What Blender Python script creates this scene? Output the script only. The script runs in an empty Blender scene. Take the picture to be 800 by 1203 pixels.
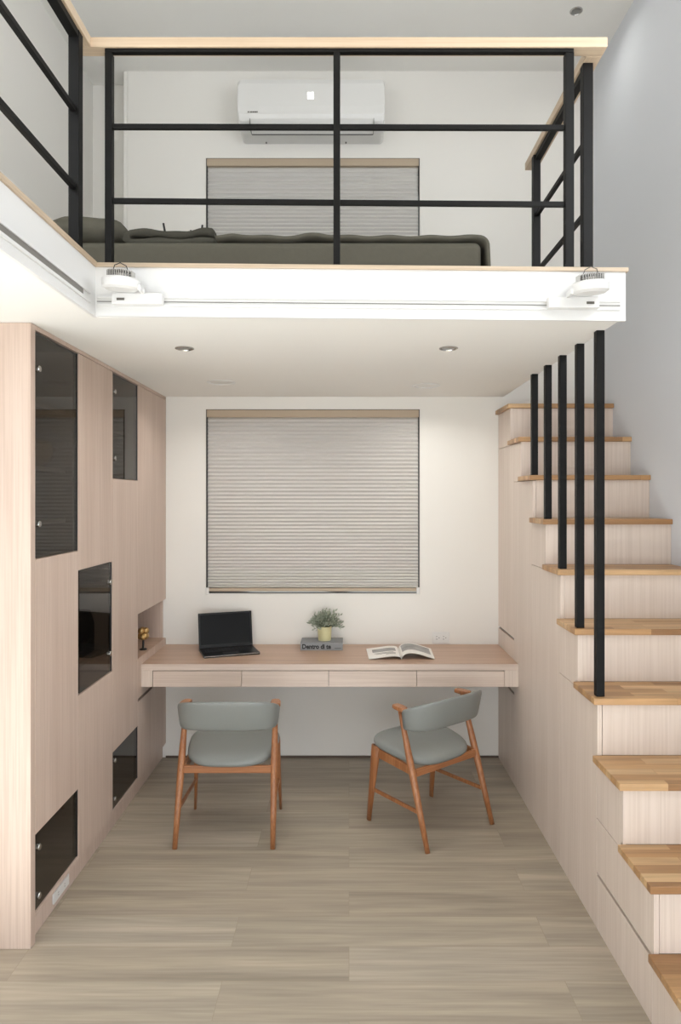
import bpy, bmesh, math, random
from mathutils import Vector, Matrix
PI = math.pi
random.seed(7)
sc = bpy.context.scene
COL = sc.collection

# ------------------------------------------------------------------ camera, world, lights, exposure
cam_d = bpy.data.cameras.new('camera')
cam = bpy.data.objects.new('camera', cam_d); COL.objects.link(cam)
cam.location = (0, 0, 1.72); cam.rotation_euler = (PI/2, 0, 0)
cam_d.sensor_fit = 'HORIZONTAL'; cam_d.sensor_width = 36
cam_d.lens = 36*815/800
cam_d.shift_x = -10/800; cam_d.shift_y = -16.5/800
cam_d.clip_start = 0.05
sc.camera = cam
sc.view_settings.view_transform = 'Standard'; sc.view_settings.look = 'None'
sc.view_settings.gamma = 1; sc.view_settings.use_curve_mapping = False
sc.view_settings.exposure = 0.1

POWER = dict(left=11, rear=60, right_high=30, left_high=10, sun=46, world=1.0, lamps_back=2.8, lamps_front=1.6, ceiling=1.0)
w = bpy.data.worlds.new('world'); sc.world = w; w.use_nodes = True
w.node_tree.nodes['Background'].inputs[0].default_value = (0.86, 0.93, 1.0, 1)
w.node_tree.nodes['Background'].inputs[1].default_value = POWER['world']

def area(name, loc, target, sx, sy, power, color):
    d = bpy.data.lights.new(name, 'AREA'); d.shape = 'RECTANGLE'; d.size = sx; d.size_y = sy
    d.energy = power; d.color = color
    o = bpy.data.objects.new(name, d); COL.objects.link(o); o.location = loc
    o.rotation_euler = (Vector(target)-Vector(loc)).to_track_quat('-Z', 'Y').to_euler()
    return o
# daylight through the balcony door and windows of the double-height end; the right high one is added fill
DAY = (0.96, 0.98, 1.0)
area('daylight_left', (-1.70, 1.1, 1.15), (1.6, 1.5, 1.25), 2.3, 1.9, POWER['left'], DAY)
area('daylight_rear', (0, -2.4, 1.1), (0.1, 3.6, 1.9), 1.8, 1.5, POWER['rear'], DAY)
area('added_fill_right_high', (1.58, 1.45, 3.4), (-1.7, 2.2, 3.5), 1.9, .9, POWER['right_high'], DAY)  # added fill to brighten the upper left wall and ceiling, no known source
area('daylight_left_high', (-1.70, 1.1, 3.5), (1.6, 1.5, 3.3), 2.2, 1.0, POWER['left_high'], DAY)
# sun falling through the balcony door onto the floor beside and behind the camera
sd_ = bpy.data.lights.new('sun', 'SUN'); sd_.energy = POWER['sun']; sd_.angle = .02; sd_.color = (.80, .90, 1.0)
so_ = bpy.data.objects.new('sun', sd_); COL.objects.link(so_); so_.location = (-4, 1, 5)
so_.rotation_euler = Vector((.72, -.30, -.68)).to_track_quat('-Z', 'Y').to_euler()

# ------------------------------------------------------------------ helpers
def chain(o):
    m = Matrix.Identity(4)
    while o:
        m = o.matrix_basis @ m; o = o.parent
    return m
def new(): return bmesh.new()
def obj(name, bm, mat, parent=None, bevel=0, smooth=False, seg=2, local=False, subsurf=0):
    bmesh.ops.recalc_face_normals(bm, faces=bm.faces)
    me = bpy.data.meshes.new(name); bm.to_mesh(me); bm.free()
    if parent and not local: me.transform(chain(parent).inverted())
    if smooth:
        for p in me.polygons: p.use_smooth = True
    me.materials.append(mat)
    o = bpy.data.objects.new(name, me); COL.objects.link(o)
    if parent: o.parent = parent
    if bevel:
        b = o.modifiers.new('b', 'BEVEL'); b.width = bevel; b.segments = seg; b.limit_method = 'ANGLE'
        b.angle_limit = math.radians(40)
    if subsurf:
        s = o.modifiers.new('s', 'SUBSURF'); s.levels = subsurf; s.render_levels = subsurf
    return o
def thing(name, label, cat, loc=(0,0,0), rz=0, group=None):
    o = bpy.data.objects.new(name, None); COL.objects.link(o); o.empty_display_size = .05
    o.location = loc; o.rotation_euler = (0,0,rz); return tag(o, label, cat, group)
def tag(o, label, cat, group=None):
    o['label'] = label; o['category'] = cat
    if group: o['group'] = group
    return o
def struct(name, bm, mat, parent=None, **k):
    o = obj(name, bm, mat, parent, **k)
    if not parent: o['kind'] = 'structure'
    return o
def box(bm, x0, x1, y0, y1, z0, z1):
    v = [bm.verts.new(p) for p in [(x0,y0,z0),(x1,y0,z0),(x1,y1,z0),(x0,y1,z0),(x0,y0,z1),(x1,y0,z1),(x1,y1,z1),(x0,y1,z1)]]
    for f in [(0,1,2,3),(4,5,6,7),(0,1,5,4),(1,2,6,5),(2,3,7,6),(3,0,4,7)]: bm.faces.new([v[i] for i in f])
    return v
def bx(*a):
    bm = new(); box(bm, *a); return bm
def tube(bm, pts, rad, n=12, flat=1.0, side=None, cap=True):
    """sweep a round (or flattened) section along pts; rad is a list"""
    pts = [Vector(p) for p in pts]
    if not isinstance(rad, (list, tuple)): rad = [rad]*len(pts)
    rings = []
    for i, p in enumerate(pts):
        t = (pts[min(i+1, len(pts)-1)]-pts[max(i-1, 0)]).normalized()
        ref = Vector(side) if side else (Vector((0,0,1)) if abs(t.z) < .9 else Vector((0,1,0)))
        a = t.cross(ref).normalized(); b = t.cross(a).normalized()
        rings.append([bm.verts.new(p + a*math.cos(2*PI*k/n)*rad[i]*flat + b*math.sin(2*PI*k/n)*rad[i]) for k in range(n)])
    for i in range(len(rings)-1):
        for k in range(n):
            bm.faces.new([rings[i][k], rings[i][(k+1)%n], rings[i+1][(k+1)%n], rings[i+1][k]])
    if cap:
        bm.faces.new(rings[0]); bm.faces.new(rings[-1])
def beam(bm, p0, p1, w0, h0, w1=None, h1=None, side=(0,0,1)):
    """rectangular bar from p0 to p1; h along 'side', w across"""
    w1 = w1 or w0; h1 = h1 or h0
    p0, p1 = Vector(p0), Vector(p1); t = (p1-p0).normalized(); a = t.cross(Vector(side)).normalized(); b = a.cross(t).normalized()
    r = []
    for p, ww, hh in ((p0, w0, h0), (p1, w1, h1)):
        r.append([bm.verts.new(p + a*ww/2*s + b*hh/2*u) for s, u in ((-1,-1),(1,-1),(1,1),(-1,1))])
    for k in range(4): bm.faces.new([r[0][k], r[0][(k+1)%4], r[1][(k+1)%4], r[1][k]])
    bm.faces.new(r[0]); bm.faces.new(r[1])
def lathe(bm, prof, c=(0,0,0), n=32, axis='z'):
    rings = []
    for r, h in prof:
        if r < 1e-6:
            rings.append([bm.verts.new(_ax(0, 0, h, c, axis))])
        else:
            rings.append([bm.verts.new(_ax(r*math.cos(2*PI*k/n), r*math.sin(2*PI*k/n), h, c, axis)) for k in range(n)])
    for A, B in zip(rings, rings[1:]):
        for k in range(n):
            q = [A[k % len(A)], A[(k+1) % len(A)], B[(k+1) % len(B)], B[k % len(B)]]
            u = []
            for v in q:
                if v not in u: u.append(v)
            if len(u) >= 3: bm.faces.new(u)
    if len(rings[0]) > 1: bm.faces.new(rings[0])
    if len(rings[-1]) > 1: bm.faces.new(rings[-1])
def _ax(a, b, h, c, axis):
    if axis == 'z': return (c[0]+a, c[1]+b, c[2]+h)
    if axis == 'x': return (c[0]+h, c[1]+a, c[2]+b)
    return (c[0]+a, c[1]+h, c[2]+b)
def prism(bm, poly, lo, hi, axis='x'):
    def P(a, b, h):
        return {'x': (h, a, b), 'y': (a, h, b), 'z': (a, b, h)}[axis]
    A = [bm.verts.new(P(a, b, lo)) for a, b in poly]; B = [bm.verts.new(P(a, b, hi)) for a, b in poly]
    n = len(poly); bm.faces.new(A); bm.faces.new(B)
    for k in range(n): bm.faces.new([A[k], A[(k+1)%n], B[(k+1)%n], B[k]])
def copy_tree(o, parent=None):
    c = o.copy(); COL.objects.link(c); c.parent = parent
    for ch in [q for q in COL.objects if q.parent == o]: copy_tree(ch, c)
    return c

# ------------------------------------------------------------------ materials
def srgb(r, g, b):
    f = lambda c: (c/255/12.92) if c/255 <= .04045 else ((c/255+.055)/1.055)**2.4
    return (f(r), f(g), f(b), 1)
def base(name, col, rough=.5, metal=0, spec=.5):
    m = bpy.data.materials.new(name); m.use_nodes = True
    p = m.node_tree.nodes['Principled BSDF']
    p.inputs['Base Color'].default_value = col; p.inputs['Roughness'].default_value = rough
    p.inputs['Metallic'].default_value = metal; p.inputs['Specular IOR Level'].default_value = spec
    return m, m.node_tree, p
def N(nt, t, **k):
    n = nt.nodes.new(t)
    for a, b in k.items(): setattr(n, a, b)
    return n
def plain(name, col, rough=.5, metal=0, bump=0, bscale=200, spec=.5, var=0.0):
    m, nt, p = base(name, col, rough, metal, spec)
    tc = N(nt, 'ShaderNodeTexCoord'); nz = N(nt, 'ShaderNodeTexNoise'); nz.inputs['Scale'].default_value = bscale
    nz.inputs['Detail'].default_value = 3
    nt.links.new(tc.outputs['Object'], nz.inputs['Vector'])
    if bump:
        b = N(nt, 'ShaderNodeBump'); b.inputs['Strength'].default_value = bump; b.inputs['Distance'].default_value = .002
        nt.links.new(nz.outputs[0], b.inputs['Height']); nt.links.new(b.outputs[0], p.inputs['Normal'])
    mx = N(nt, 'ShaderNodeMixRGB', blend_type='MULTIPLY'); mx.inputs[1].default_value = col
    rp = N(nt, 'ShaderNodeValToRGB'); rp.color_ramp.elements[0].color = (1-var,)*3+(1,); rp.color_ramp.elements[1].color = (1,1,1,1)
    nt.links.new(nz.outputs[0], rp.inputs[0]); nt.links.new(rp.outputs[0], mx.inputs[2]); mx.inputs[0].default_value = 1
    nt.links.new(mx.outputs[0], p.inputs['Base Color'])
    return m
def wood(name, c1, c2, c3, axis='z', rough=.42, fine=120, band=9):
    """straight-grained laminate; grain runs along 'axis'"""
    m, nt, p = base(name, c1, rough)
    tc = N(nt, 'ShaderNodeTexCoord'); oi = N(nt, 'ShaderNodeObjectInfo')
    off = N(nt, 'ShaderNodeVectorMath', operation='SCALE'); off.inputs[0].default_value = (3.1, 5.7, 2.3)
    nt.links.new(oi.outputs['Random'], off.inputs['Scale'])
    add = N(nt, 'ShaderNodeVectorMath', operation='ADD')
    nt.links.new(tc.outputs['Object'], add.inputs[0]); nt.links.new(off.outputs[0], add.inputs[1])
    def noise(s, along, det, dist=0):
        mp = N(nt, 'ShaderNodeMapping'); v = [s, s, s]; v['xyz'.index(axis)] = along
        mp.inputs['Scale'].default_value = v
        nt.links.new(add.outputs[0], mp.inputs[0])
        n = N(nt, 'ShaderNodeTexNoise'); n.inputs['Scale'].default_value = 1; n.inputs['Detail'].default_value = det
        n.inputs['Distortion'].default_value = dist
        nt.links.new(mp.outputs[0], n.inputs['Vector']); return n
    a = noise(band, .35, 2, .3); b = noise(fine, 2.2, 4)
    r1 = N(nt, 'ShaderNodeValToRGB'); r1.color_ramp.elements[0].position = .32; r1.color_ramp.elements[1].position = .68
    r1.color_ramp.elements[0].color = c2; r1.color_ramp.elements[1].color = c1
    nt.links.new(a.outputs[0], r1.inputs[0])
    r2 = N(nt, 'ShaderNodeValToRGB'); r2.color_ramp.elements[0].position = .42; r2.color_ramp.elements[1].position = .62
    r2.color_ramp.elements[0].color = (0,0,0,1); r2.color_ramp.elements[1].color = (.55,.55,.55,1)
    nt.links.new(b.outputs[0], r2.inputs[0])
    mx = N(nt, 'ShaderNodeMixRGB'); mx.inputs[2].default_value = c3
    nt.links.new(r2.outputs[0], mx.inputs[0]); nt.links.new(r1.outputs[0], mx.inputs[1])
    nt.links.new(mx.outputs[0], p.inputs['Base Color'])
    bp = N(nt, 'ShaderNodeBump'); bp.inputs['Strength'].default_value = .12; bp.inputs['Distance'].default_value = .0006
    nt.links.new(b.outputs[0], bp.inputs['Height']); nt.links.new(bp.outputs[0], p.inputs['Normal'])
    return m
def planks(name, cols, bw, bh, mortar, msize, rough, grain_scale, contrast=.5, bump=.1):
    m, nt, p = base(name, cols[0], rough)
    tc = N(nt, 'ShaderNodeTexCoord')
    br = N(nt, 'ShaderNodeTexBrick'); br.offset = .37; br.offset_frequency = 2; br.squash = 1
    br.inputs['Scale'].default_value = 1; br.inputs['Brick Width'].default_value = bw; br.inputs['Row Height'].default_value = bh
    br.inputs['Mortar Size'].default_value = msize; br.inputs['Mortar Smooth'].default_value = .1; br.inputs['Bias'].default_value = 0
    br.inputs['Color1'].default_value = (0,0,0,1); br.inputs['Color2'].default_value = (1,1,1,1); br.inputs['Mortar'].default_value = (.5,.5,.5,1)
    nt.links.new(tc.outputs['Object'], br.inputs['Vector'])
    r = N(nt, 'ShaderNodeValToRGB')
    r.color_ramp.elements[0].color = cols[0]; r.color_ramp.elements[1].color = cols[1]
    e = r.color_ramp.elements.new(.5); e.color = cols[2]
    nt.links.new(br.outputs['Color'], r.inputs[0])
    # grain along x, shifted per plank
    sh = N(nt, 'ShaderNodeVectorMath', operation='MULTIPLY_ADD'); sh.inputs[1].default_value = (7.3, 3.1, 5.0)
    nt.links.new(br.outputs['Color'], sh.inputs[0]); nt.links.new(tc.outputs['Object'], sh.inputs[2])
    def nz(s, al, det, dist):
        mp = N(nt, 'ShaderNodeMapping'); mp.inputs['Scale'].default_value = (al, s, s)
        nt.links.new(sh.outputs[0], mp.inputs[0])
        n = N(nt, 'ShaderNodeTexNoise'); n.inputs['Scale'].default_value = 1; n.inputs['Detail'].default_value = det; n.inputs['Distortion'].default_value = dist
        nt.links.new(mp.outputs[0], n.inputs['Vector']); return n
    g1 = nz(grain_scale, grain_scale*.06, 5, .6); g2 = nz(grain_scale*6, grain_scale*.25, 3, 0)
    r1 = N(nt, 'ShaderNodeValToRGB'); r1.color_ramp.elements[0].position = .3; r1.color_ramp.elements[1].position = .7
    r1.color_ramp.elements[0].color = (1-contrast,)*3+(1,); r1.color_ramp.elements[1].color = (1+contrast*.35,)*3+(1,)
    nt.links.new(g1.outputs[0], r1.inputs[0])
    r2 = N(nt, 'ShaderNodeValToRGB'); r2.color_ramp.elements[0].position = .35; r2.color_ramp.elements[1].position = .65
    r2.color_ramp.elements[0].color = (1-contrast*.45,)*3+(1,); r2.color_ramp.elements[1].color = (1.03,)*3+(1,)
    nt.links.new(g2.outputs[0], r2.inputs[0])
    m1 = N(nt, 'ShaderNodeMixRGB', blend_type='MULTIPLY'); m1.inputs[0].default_value = 1
    nt.links.new(r.outputs[0], m1.inputs[1]); nt.links.new(r1.outputs[0], m1.inputs[2])
    m2 = N(nt, 'ShaderNodeMixRGB', blend_type='MULTIPLY'); m2.inputs[0].default_value = 1
    nt.links.new(m1.outputs[0], m2.inputs[1]); nt.links.new(r2.outputs[0], m2.inputs[2])
    m3 = N(nt, 'ShaderNodeMixRGB'); m3.inputs[2].default_value = mortar
    nt.links.new(br.outputs['Fac'], m3.inputs[0]); nt.links.new(m2.outputs[0], m3.inputs[1])
    nt.links.new(m3.outputs[0], p.inputs['Base Color'])
    bp = N(nt, 'ShaderNodeBump'); bp.inputs['Strength'].default_value = bump; bp.inputs['Distance'].default_value = .001
    nt.links.new(g2.outputs[0], bp.inputs['Height']); nt.links.new(bp.outputs[0], p.inputs['Normal'])
    return m
def tinted_glass(name, tint, rough=.02):
    m = bpy.data.materials.new(name); m.use_nodes = True; nt = m.node_tree; nt.nodes.clear()
    out = N(nt, 'ShaderNodeOutputMaterial'); mix = N(nt, 'ShaderNodeMixShader'); fr = N(nt, 'ShaderNodeFresnel'); fr.inputs[0].default_value = 1.52
    tr = N(nt, 'ShaderNodeBsdfTransparent'); tr.inputs[0].default_value = tint
    gl = N(nt, 'ShaderNodeBsdfGlossy'); gl.inputs['Roughness'].default_value = rough
    ge = N(nt, 'ShaderNodeNewGeometry'); inv = N(nt, 'ShaderNodeMath', operation='SUBTRACT'); inv.inputs[0].default_value = 1
    mu = N(nt, 'ShaderNodeMath', operation='MULTIPLY')
    nt.links.new(ge.outputs['Backfacing'], inv.inputs[1]); nt.links.new(inv.outputs[0], mu.inputs[0]); nt.links.new(fr.outputs[0], mu.inputs[1])
    nt.links.new(mu.outputs[0], mix.inputs[0]); nt.links.new(tr.outputs[0], mix.inputs[1]); nt.links.new(gl.outputs[0], mix.inputs[2])
    nt.links.new(mix.outputs[0], out.inputs[0]); return m
def emit(name, col, s):
    m, nt, p = base(name, col); p.inputs['Emission Color'].default_value = col; p.inputs['Emission Strength'].default_value = s; return m

M_wall = plain('white_paint', srgb(233, 230, 224), .85, bump=.05, bscale=300, spec=.2, var=.02)
M_ceil = plain('ceiling_paint', srgb(236, 234, 229), .9, bump=.03, bscale=300, spec=.15, var=.02)
M_grey = plain('grey_blue_paint', srgb(221, 223, 227), .85, bump=.06, bscale=260, spec=.2, var=.02)
M_white = plain('white_lacquer', srgb(219, 218, 216), .35, var=.01)
M_plastic = plain('white_plastic', srgb(224, 223, 220), .3, var=.01)
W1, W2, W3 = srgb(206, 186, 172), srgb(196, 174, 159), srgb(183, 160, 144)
M_wood = wood('pale_ash_upright_shaded', W1, W2, W3, 'z')  # cabinet copy of the ash, darkened so its colour carries the shade
M_stair = wood('pale_ash_upright_lit', srgb(221, 206, 194), srgb(213, 197, 184), srgb(203, 186, 172), 'z')  # same ash lightened for the stairs, light from the left put into the colour
M_woodx = wood('pale_ash_laminate_crosswise', srgb(222, 206, 194), srgb(212, 194, 181), srgb(200, 181, 167), 'x')
M_desk = wood('desk_top_laminate', srgb(190, 160, 138), srgb(178, 147, 124), srgb(160, 130, 108), 'x', .35, 90, 14)
M_trim = wood('pale_oak_edging', srgb(196, 178, 156), srgb(186, 166, 142), srgb(168, 148, 124), 'x', .5)
M_rail = wood('pale_oak_handrail', srgb(206, 186, 160), srgb(196, 174, 148), srgb(178, 154, 128), 'x', .45)
M_raily = wood('pale_oak_handrail_lengthwise', srgb(206, 186, 160), srgb(196, 174, 148), srgb(178, 154, 128), 'y', .45)
M_trimy = wood('pale_oak_edging_lengthwise', srgb(196, 178, 156), srgb(186, 166, 142), srgb(168, 148, 124), 'y', .5)
M_tread = planks('oak_block_tread', [srgb(158, 116, 76), srgb(208, 172, 128), srgb(188, 145, 98)], .42, .052, srgb(150, 112, 76), .0006, .4, 28, .26)
M_floor = planks('greige_oak_planks', [srgb(171, 158, 140), srgb(182, 170, 153), srgb(176, 164, 146)], 1.22, .19, srgb(150, 137, 118), .0009, .42, 14, .27, .12)
M_black = plain('black_powder_coat', srgb(15, 14, 13), .5, bump=.03, bscale=400, var=.05, spec=.2)
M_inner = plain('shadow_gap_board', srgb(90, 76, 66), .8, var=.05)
M_inside = plain('cabinet_interior_board', srgb(178, 162, 146), .6, var=.03)
M_dark = plain('black_plastic', srgb(24, 24, 25), .38, bump=.03, var=.05)
M_glass = tinted_glass('smoked_glass', (.50, .48, .46, 1))
M_clear = tinted_glass('window_glass', (.9, .93, .92, 1))
M_chrome = plain('brushed_steel', srgb(190, 188, 184), .25, metal=1, bump=.02, var=.03)
M_teak = wood('warm_teak', srgb(172, 117, 76), srgb(152, 98, 60), srgb(120, 74, 44), 'z', .35, 160, 20)
M_teakx = wood('warm_teak_crosswise', srgb(176, 120, 79), srgb(156, 100, 62), srgb(124, 78, 46), 'x', .35, 160, 20)
M_leather = plain('grey_green_leather', srgb(130, 133, 130), .42, bump=.15, bscale=350, var=.06)
M_blind = plain('taupe_pleated_fabric', srgb(206, 203, 198), .9, spec=.1, var=.03)
M_head = plain('beige_headrail', srgb(180, 162, 140), .5, var=.03)
M_frame = plain('dark_grey_frame', srgb(92, 88, 82), .5, var=.04)
M_sheet = plain('sage_grey_linen', srgb(97, 94, 84), .9, bump=.4, bscale=40, spec=.1, var=.1)
M_blanket = plain('dark_sage_cotton', srgb(78, 76, 68), .95, bump=.5, bscale=60, spec=.1, var=.15)
M_pale = plain('pale_pillow_cotton', srgb(176, 174, 166), .9, bump=.3, bscale=50, spec=.1, var=.08)

# ------------------------------------------------------------------ the setting
XL, XR, YB, YF, ZC = -1.756, 1.62, 4.6, -2.5, 4.55
CX = -1.2135          # face of the wall cabinets
struct('floor', bx(XL-.1, XR+.1, YF-.1, YB+.25, -.1, 0), M_floor)
struct('ceiling', bx(XL-.1, XR+.1, YF-.1, YB+.25, ZC, ZC+.1), M_ceil)
# back wall with two window openings
bm = new()
wx0, wx1 = -.948, .468
w1 = (1.088, 2.307); w2 = (2.752, 3.972)
box(bm, XL-.1, wx0, YB, YB+.15, 0, 2.58); box(bm, -1.467, wx0, YB, YB+.15, 2.58, ZC)
box(bm, wx1, XR+.1, YB, YB+.15, 0, ZC)
box(bm, wx0, wx1, YB, YB+.15, 0, w1[0]); box(bm, wx0, wx1, YB, YB+.15, w1[1], w2[0]); box(bm, wx0, wx1, YB, YB+.15, w2[1], ZC)
box(bm, XL-.1, -1.46, YB+.155, YB+.25, 2.3, ZC)
struct('wall_back', bm, M_wall)
struct('trim_1', bx(-1.495, -1.4675, YB-.0, YB+.15, 2.58, ZC), M_wall, bevel=.004)
# right wall
bm = new()
box(bm, XR, XR+.1, 2.45, YB+.25, 0, ZC); box(bm, XR, XR+.1, YF, .5, 0, ZC)
box(bm, XR, XR+.1, .5, 2.45, 0, 2.9); box(bm, XR, XR+.1, .5, 2.45, 3.9, ZC)  # high opening is added to go with the right fill light
struct('wall_right', bm, M_grey)
# left wall with balcony door opening
bm = new()
box(bm, XL-.1, XL, 2.32, YB+.25, 0, ZC); box(bm, XL-.1, XL, YF, -.1, 0, ZC)
box(bm, XL-.1, XL, -.1, 2.32, 2.3, 2.95); box(bm, XL-.1, XL, -.1, 2.32, 4.05, ZC); box(bm, XL-.1, XL, -.1, 2.32, 0, .05)
struct('wall_left', bm, M_wall)
# rear wall (behind the camera) with window openings
bm = new()
box(bm, XL, -.95, YF-.1, YF, 0, ZC); box(bm, .95, XR, YF-.1, YF, 0, ZC); box(bm, -.95, .95, YF-.1, YF, 0, .35)
box(bm, -.95, .95, YF-.1, YF, 2.25, ZC)
struct('wall_front', bm, M_wall)
# loft deck, L shaped
bm = new()
box(bm, XL, 1.022, 2.575, YB, 2.39, 2.572)
box(bm, XL, -.949, YF, 2.575, 2.39, 2.572)
struct('ceiling_loft', bm, M_ceil)
# fascia boards and wood edging
yF = 2.563
def slopebox(x0, x1, y0, y1, z0l, z1l, z0r, z1r):
    bm = new(); v = box(bm, x0, x1, y0, y1, 0, 1)
    for q in v:
        l = (q.co.x-x0)/(x1-x0); top = q.co.z > .5
        q.co.z = (z1l*(1-l)+z1r*l) if top else (z0l*(1-l)+z0r*l)
    return bm
struct('trim_2', slopebox(-.937, 1.022, yF, yF+.012, 2.392, 2.573, 2.374, 2.555), M_white)
struct('trim_3', slopebox(-.937, 1.03, yF-.008, yF+.25, 2.573, 2.588, 2.555, 2.569), M_trim)
struct('trim_4', bx(-.949, -.937, YF, yF+.012, 2.390, 2.573), M_white)
struct('trim_5', bx(-1.15, -.929, YF, yF-.0075, 2.5735, 2.590), M_trimy)
# skirting board on the back wall, below the desk
struct('baseboard_back', bx(CX, .99, YB-.008, YB, 0, .012), M_inner)

def window(n, zz):
    bm = new(); z0, z1 = zz
    for a in [(wx0, wx0+.04, z0, z1), (wx1-.04, wx1, z0, z1), (wx0, wx1, z0, z0+.04), (wx0, wx1, z1-.04, z1), (-.26, -.22, z0, z1)]:
        box(bm, a[0], a[1], YB+.09, YB+.13, a[2], a[3])
    f = struct(n, bm, M_frame)
    obj('window_pane', bx(wx0+.04, wx1-.04, YB+.105, YB+.111, z0+.04, z1-.04), M_clear, f)
window('window_1', w1); window('window_2', w2)

# ------------------------------------------------------------------ blinds
def blind(label, zz, pitch, n):
    z0, z1 = zz
    t = thing('pleated_blind', label, 'blind', ((wx0+wx1)/2, YB+.02, z0), group='pleated blinds on the back wall')
    a, b = wx0+.006, wx1-.006
    obj('headrail', bx(a, b, YB-.006, YB+.04, z1-.052, z1-.004), M_head, t, bevel=.003)
    zt, zb = z1-.052, z0+.034
    bm = new(); rows = []
    for i in range(2*n+1):
        f = i/(2*n); z = zt+(zb-zt)*(1-(1-f)**1.12 if True else f)
        d = .0 if i % 2 else .011
        rows.append([bm.verts.new((x, YB+.008+d, z)) for x in (a+.004, b-.004)] + [bm.verts.new((x, YB+.03-d*.4, z)) for x in (b-.004, a+.004)])
    for A, B in zip(rows, rows[1:]):
        for k in range(4): bm.faces.new([A[k], A[(k+1)%4], B[(k+1)%4], B[k]])
    bm.faces.new(rows[0]); bm.faces.new(rows[-1])
    obj('pleated_fabric', bm, M_blind, t)
    obj('bottom_rail', bx(a, b, YB+.0, YB+.03, z0+.012, z0+.034), M_head, t, bevel=.003)
    for x in (a+.002, b-.002):
        obj('guide_wire', bx(x-.0015, x+.0015, YB+.002, YB+.005, z0+.03, z1-.05), M_dark, t)
    for x in (a+.004, b-.004):
        obj('wire_bracket', bx(x-.011, x+.011, YB-.018, YB-.0005, z0-.004, z0+.04), M_plastic, t, bevel=.003)
    # thin dark lining of the window reveal
    bm = new()
    box(bm, wx0, wx0+.005, YB-.003, YB+.06, z0, z1); box(bm, wx1-.005, wx1, YB-.003, YB+.06, z0, z1)
    box(bm, wx0, wx1, YB-.003, YB+.06, z1-.005, z1); box(bm, wx0, wx1, YB-.003, YB+.06, z0, z0+.005)
    obj('frame', bm, M_frame, t)
blind('lowered taupe pleated blind on the white wall above the desk', w1, .0227, 47)
blind('lowered taupe pleated blind up in the loft, behind the bed and below the air conditioner', w2, .0227, 47)

# ------------------------------------------------------------------ wall cabinets on the left
CB = XL+.02   # back of the cabinets
def panel(name, y0, y1, z0, z1, parent, mat=None, gap=.0012):
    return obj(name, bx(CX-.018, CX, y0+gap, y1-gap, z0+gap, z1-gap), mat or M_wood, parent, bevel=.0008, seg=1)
def knob(y, z, parent, mat=None, r=.013, out=.010):
    bm = new(); lathe(bm, [(0, 0), (r, 0), (r, out*.7), (r*.85, out), (0, out)], (CX-.004, y, z), 24, 'x')
    return obj('hinge_cap', bm, mat or M_chrome, parent)
def glass_door(y0, y1, z0, z1, parent, hy, hz, label=None):
    d = obj('glass_door', bx(CX-.010, CX-.004, y0+.003, y1-.003, z0+.003, z1-.003), M_glass, parent)
    bm = new(); e = .004
    box(bm, CX-.014, CX-.002, y1-.012, y1-.001, z0+.002, z1-.002)
    box(bm, CX-.016, CX-.011, y0+.001, y1-.012, z1-.006, z1-.001)
    obj('edge_profile', bm, M_dark, d)
    for z in hz: knob(hy, z, d)
    return d
def carcass(t, y0, y1, holes, shelves=(), niche=False):
    bm = new(); s = .018
    box(bm, CB, CX-.0185, y0, y0+s, .1, 2.388); box(bm, CB, CX-.0185, y1-s, y1, .1, 2.388)
    box(bm, CB, CB+s, y0+s, y1-s, .1, 2.388)
    box(bm, CB+s, CX-.0185, y0+s, y1-s, 2.37, 2.388); box(bm, CB+s, CX-.0185, y0+s, y1-s, .1, .112)
    for a, b in holes:
        box(bm, CB+s, CX-.019, y0+s, y1-s, a-s, a-.0005) if a > .14 else None
        box(bm, CB+s, CX-.019, y0+s, y1-s, b+.0005, b+s) if b < 2.35 else None
    for z in shelves: box(bm, CB+s, CX-.05, y0+s, y1-s, z-.009, z+.009)
    obj('carcass', bm, M_inside if not niche else M_wood, t)
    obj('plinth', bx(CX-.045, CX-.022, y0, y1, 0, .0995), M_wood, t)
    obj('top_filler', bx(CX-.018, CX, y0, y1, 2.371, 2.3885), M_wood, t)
Y = [2.684, 3.11, 3.564, 3.988, 4.598]
G = 'tall storage units along the left wall'
cA = thing('tall_cabinet', 'pale wood storage column nearest the viewer, with the longest smoked glass door', 'cabinet', (-1.45, (Y[0]+Y[1])/2, 0), group=G)
carcass(cA, Y[0], Y[1], [(1.483, 2.367), (.116, .415)], (2.10, 1.84, 1.62))
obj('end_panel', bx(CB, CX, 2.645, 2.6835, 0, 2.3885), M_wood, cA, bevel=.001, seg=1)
panel('wood_front', Y[0], Y[1], .415, 1.483, cA); panel('wood_front', Y[0], Y[1], .095, .116, cA)
glass_door(Y[0], Y[1], 1.483, 2.367, cA, Y[0]+.03, (2.225, 1.618)); glass_door(Y[0], Y[1], .116, .415, cA, Y[0]+.03, (.355, .165))
cB = thing('tall_cabinet', 'pale wood storage column whose only smoked glass door sits at waist height', 'cabinet', (-1.45, (Y[1]+Y[2])/2, 0), group=G)
carcass(cB, Y[1], Y[2], [(.834, 1.394)], (.935, 1.30))
panel('wood_front', Y[1], Y[2], 1.394, 2.370, cB); panel('wood_front', Y[1], Y[2], .095, .834, cB)
glass_door(Y[1]+.02, Y[2]-.01, .834, 1.394, cB, Y[2]-.04, (1.292, .93))
cC = thing('tall_cabinet', 'pale wood storage column with short smoked glass doors at its top and bottom', 'cabinet', (-1.45, (Y[2]+Y[3])/2, 0), group=G)
carcass(cC, Y[2], Y[3], [(1.82, 2.367), (.112, .41)], (2.08,))
panel('wood_front', Y[2], Y[3], .41, 1.82, cC); panel('wood_front', Y[2], Y[3], .095, .112, cC)
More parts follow.
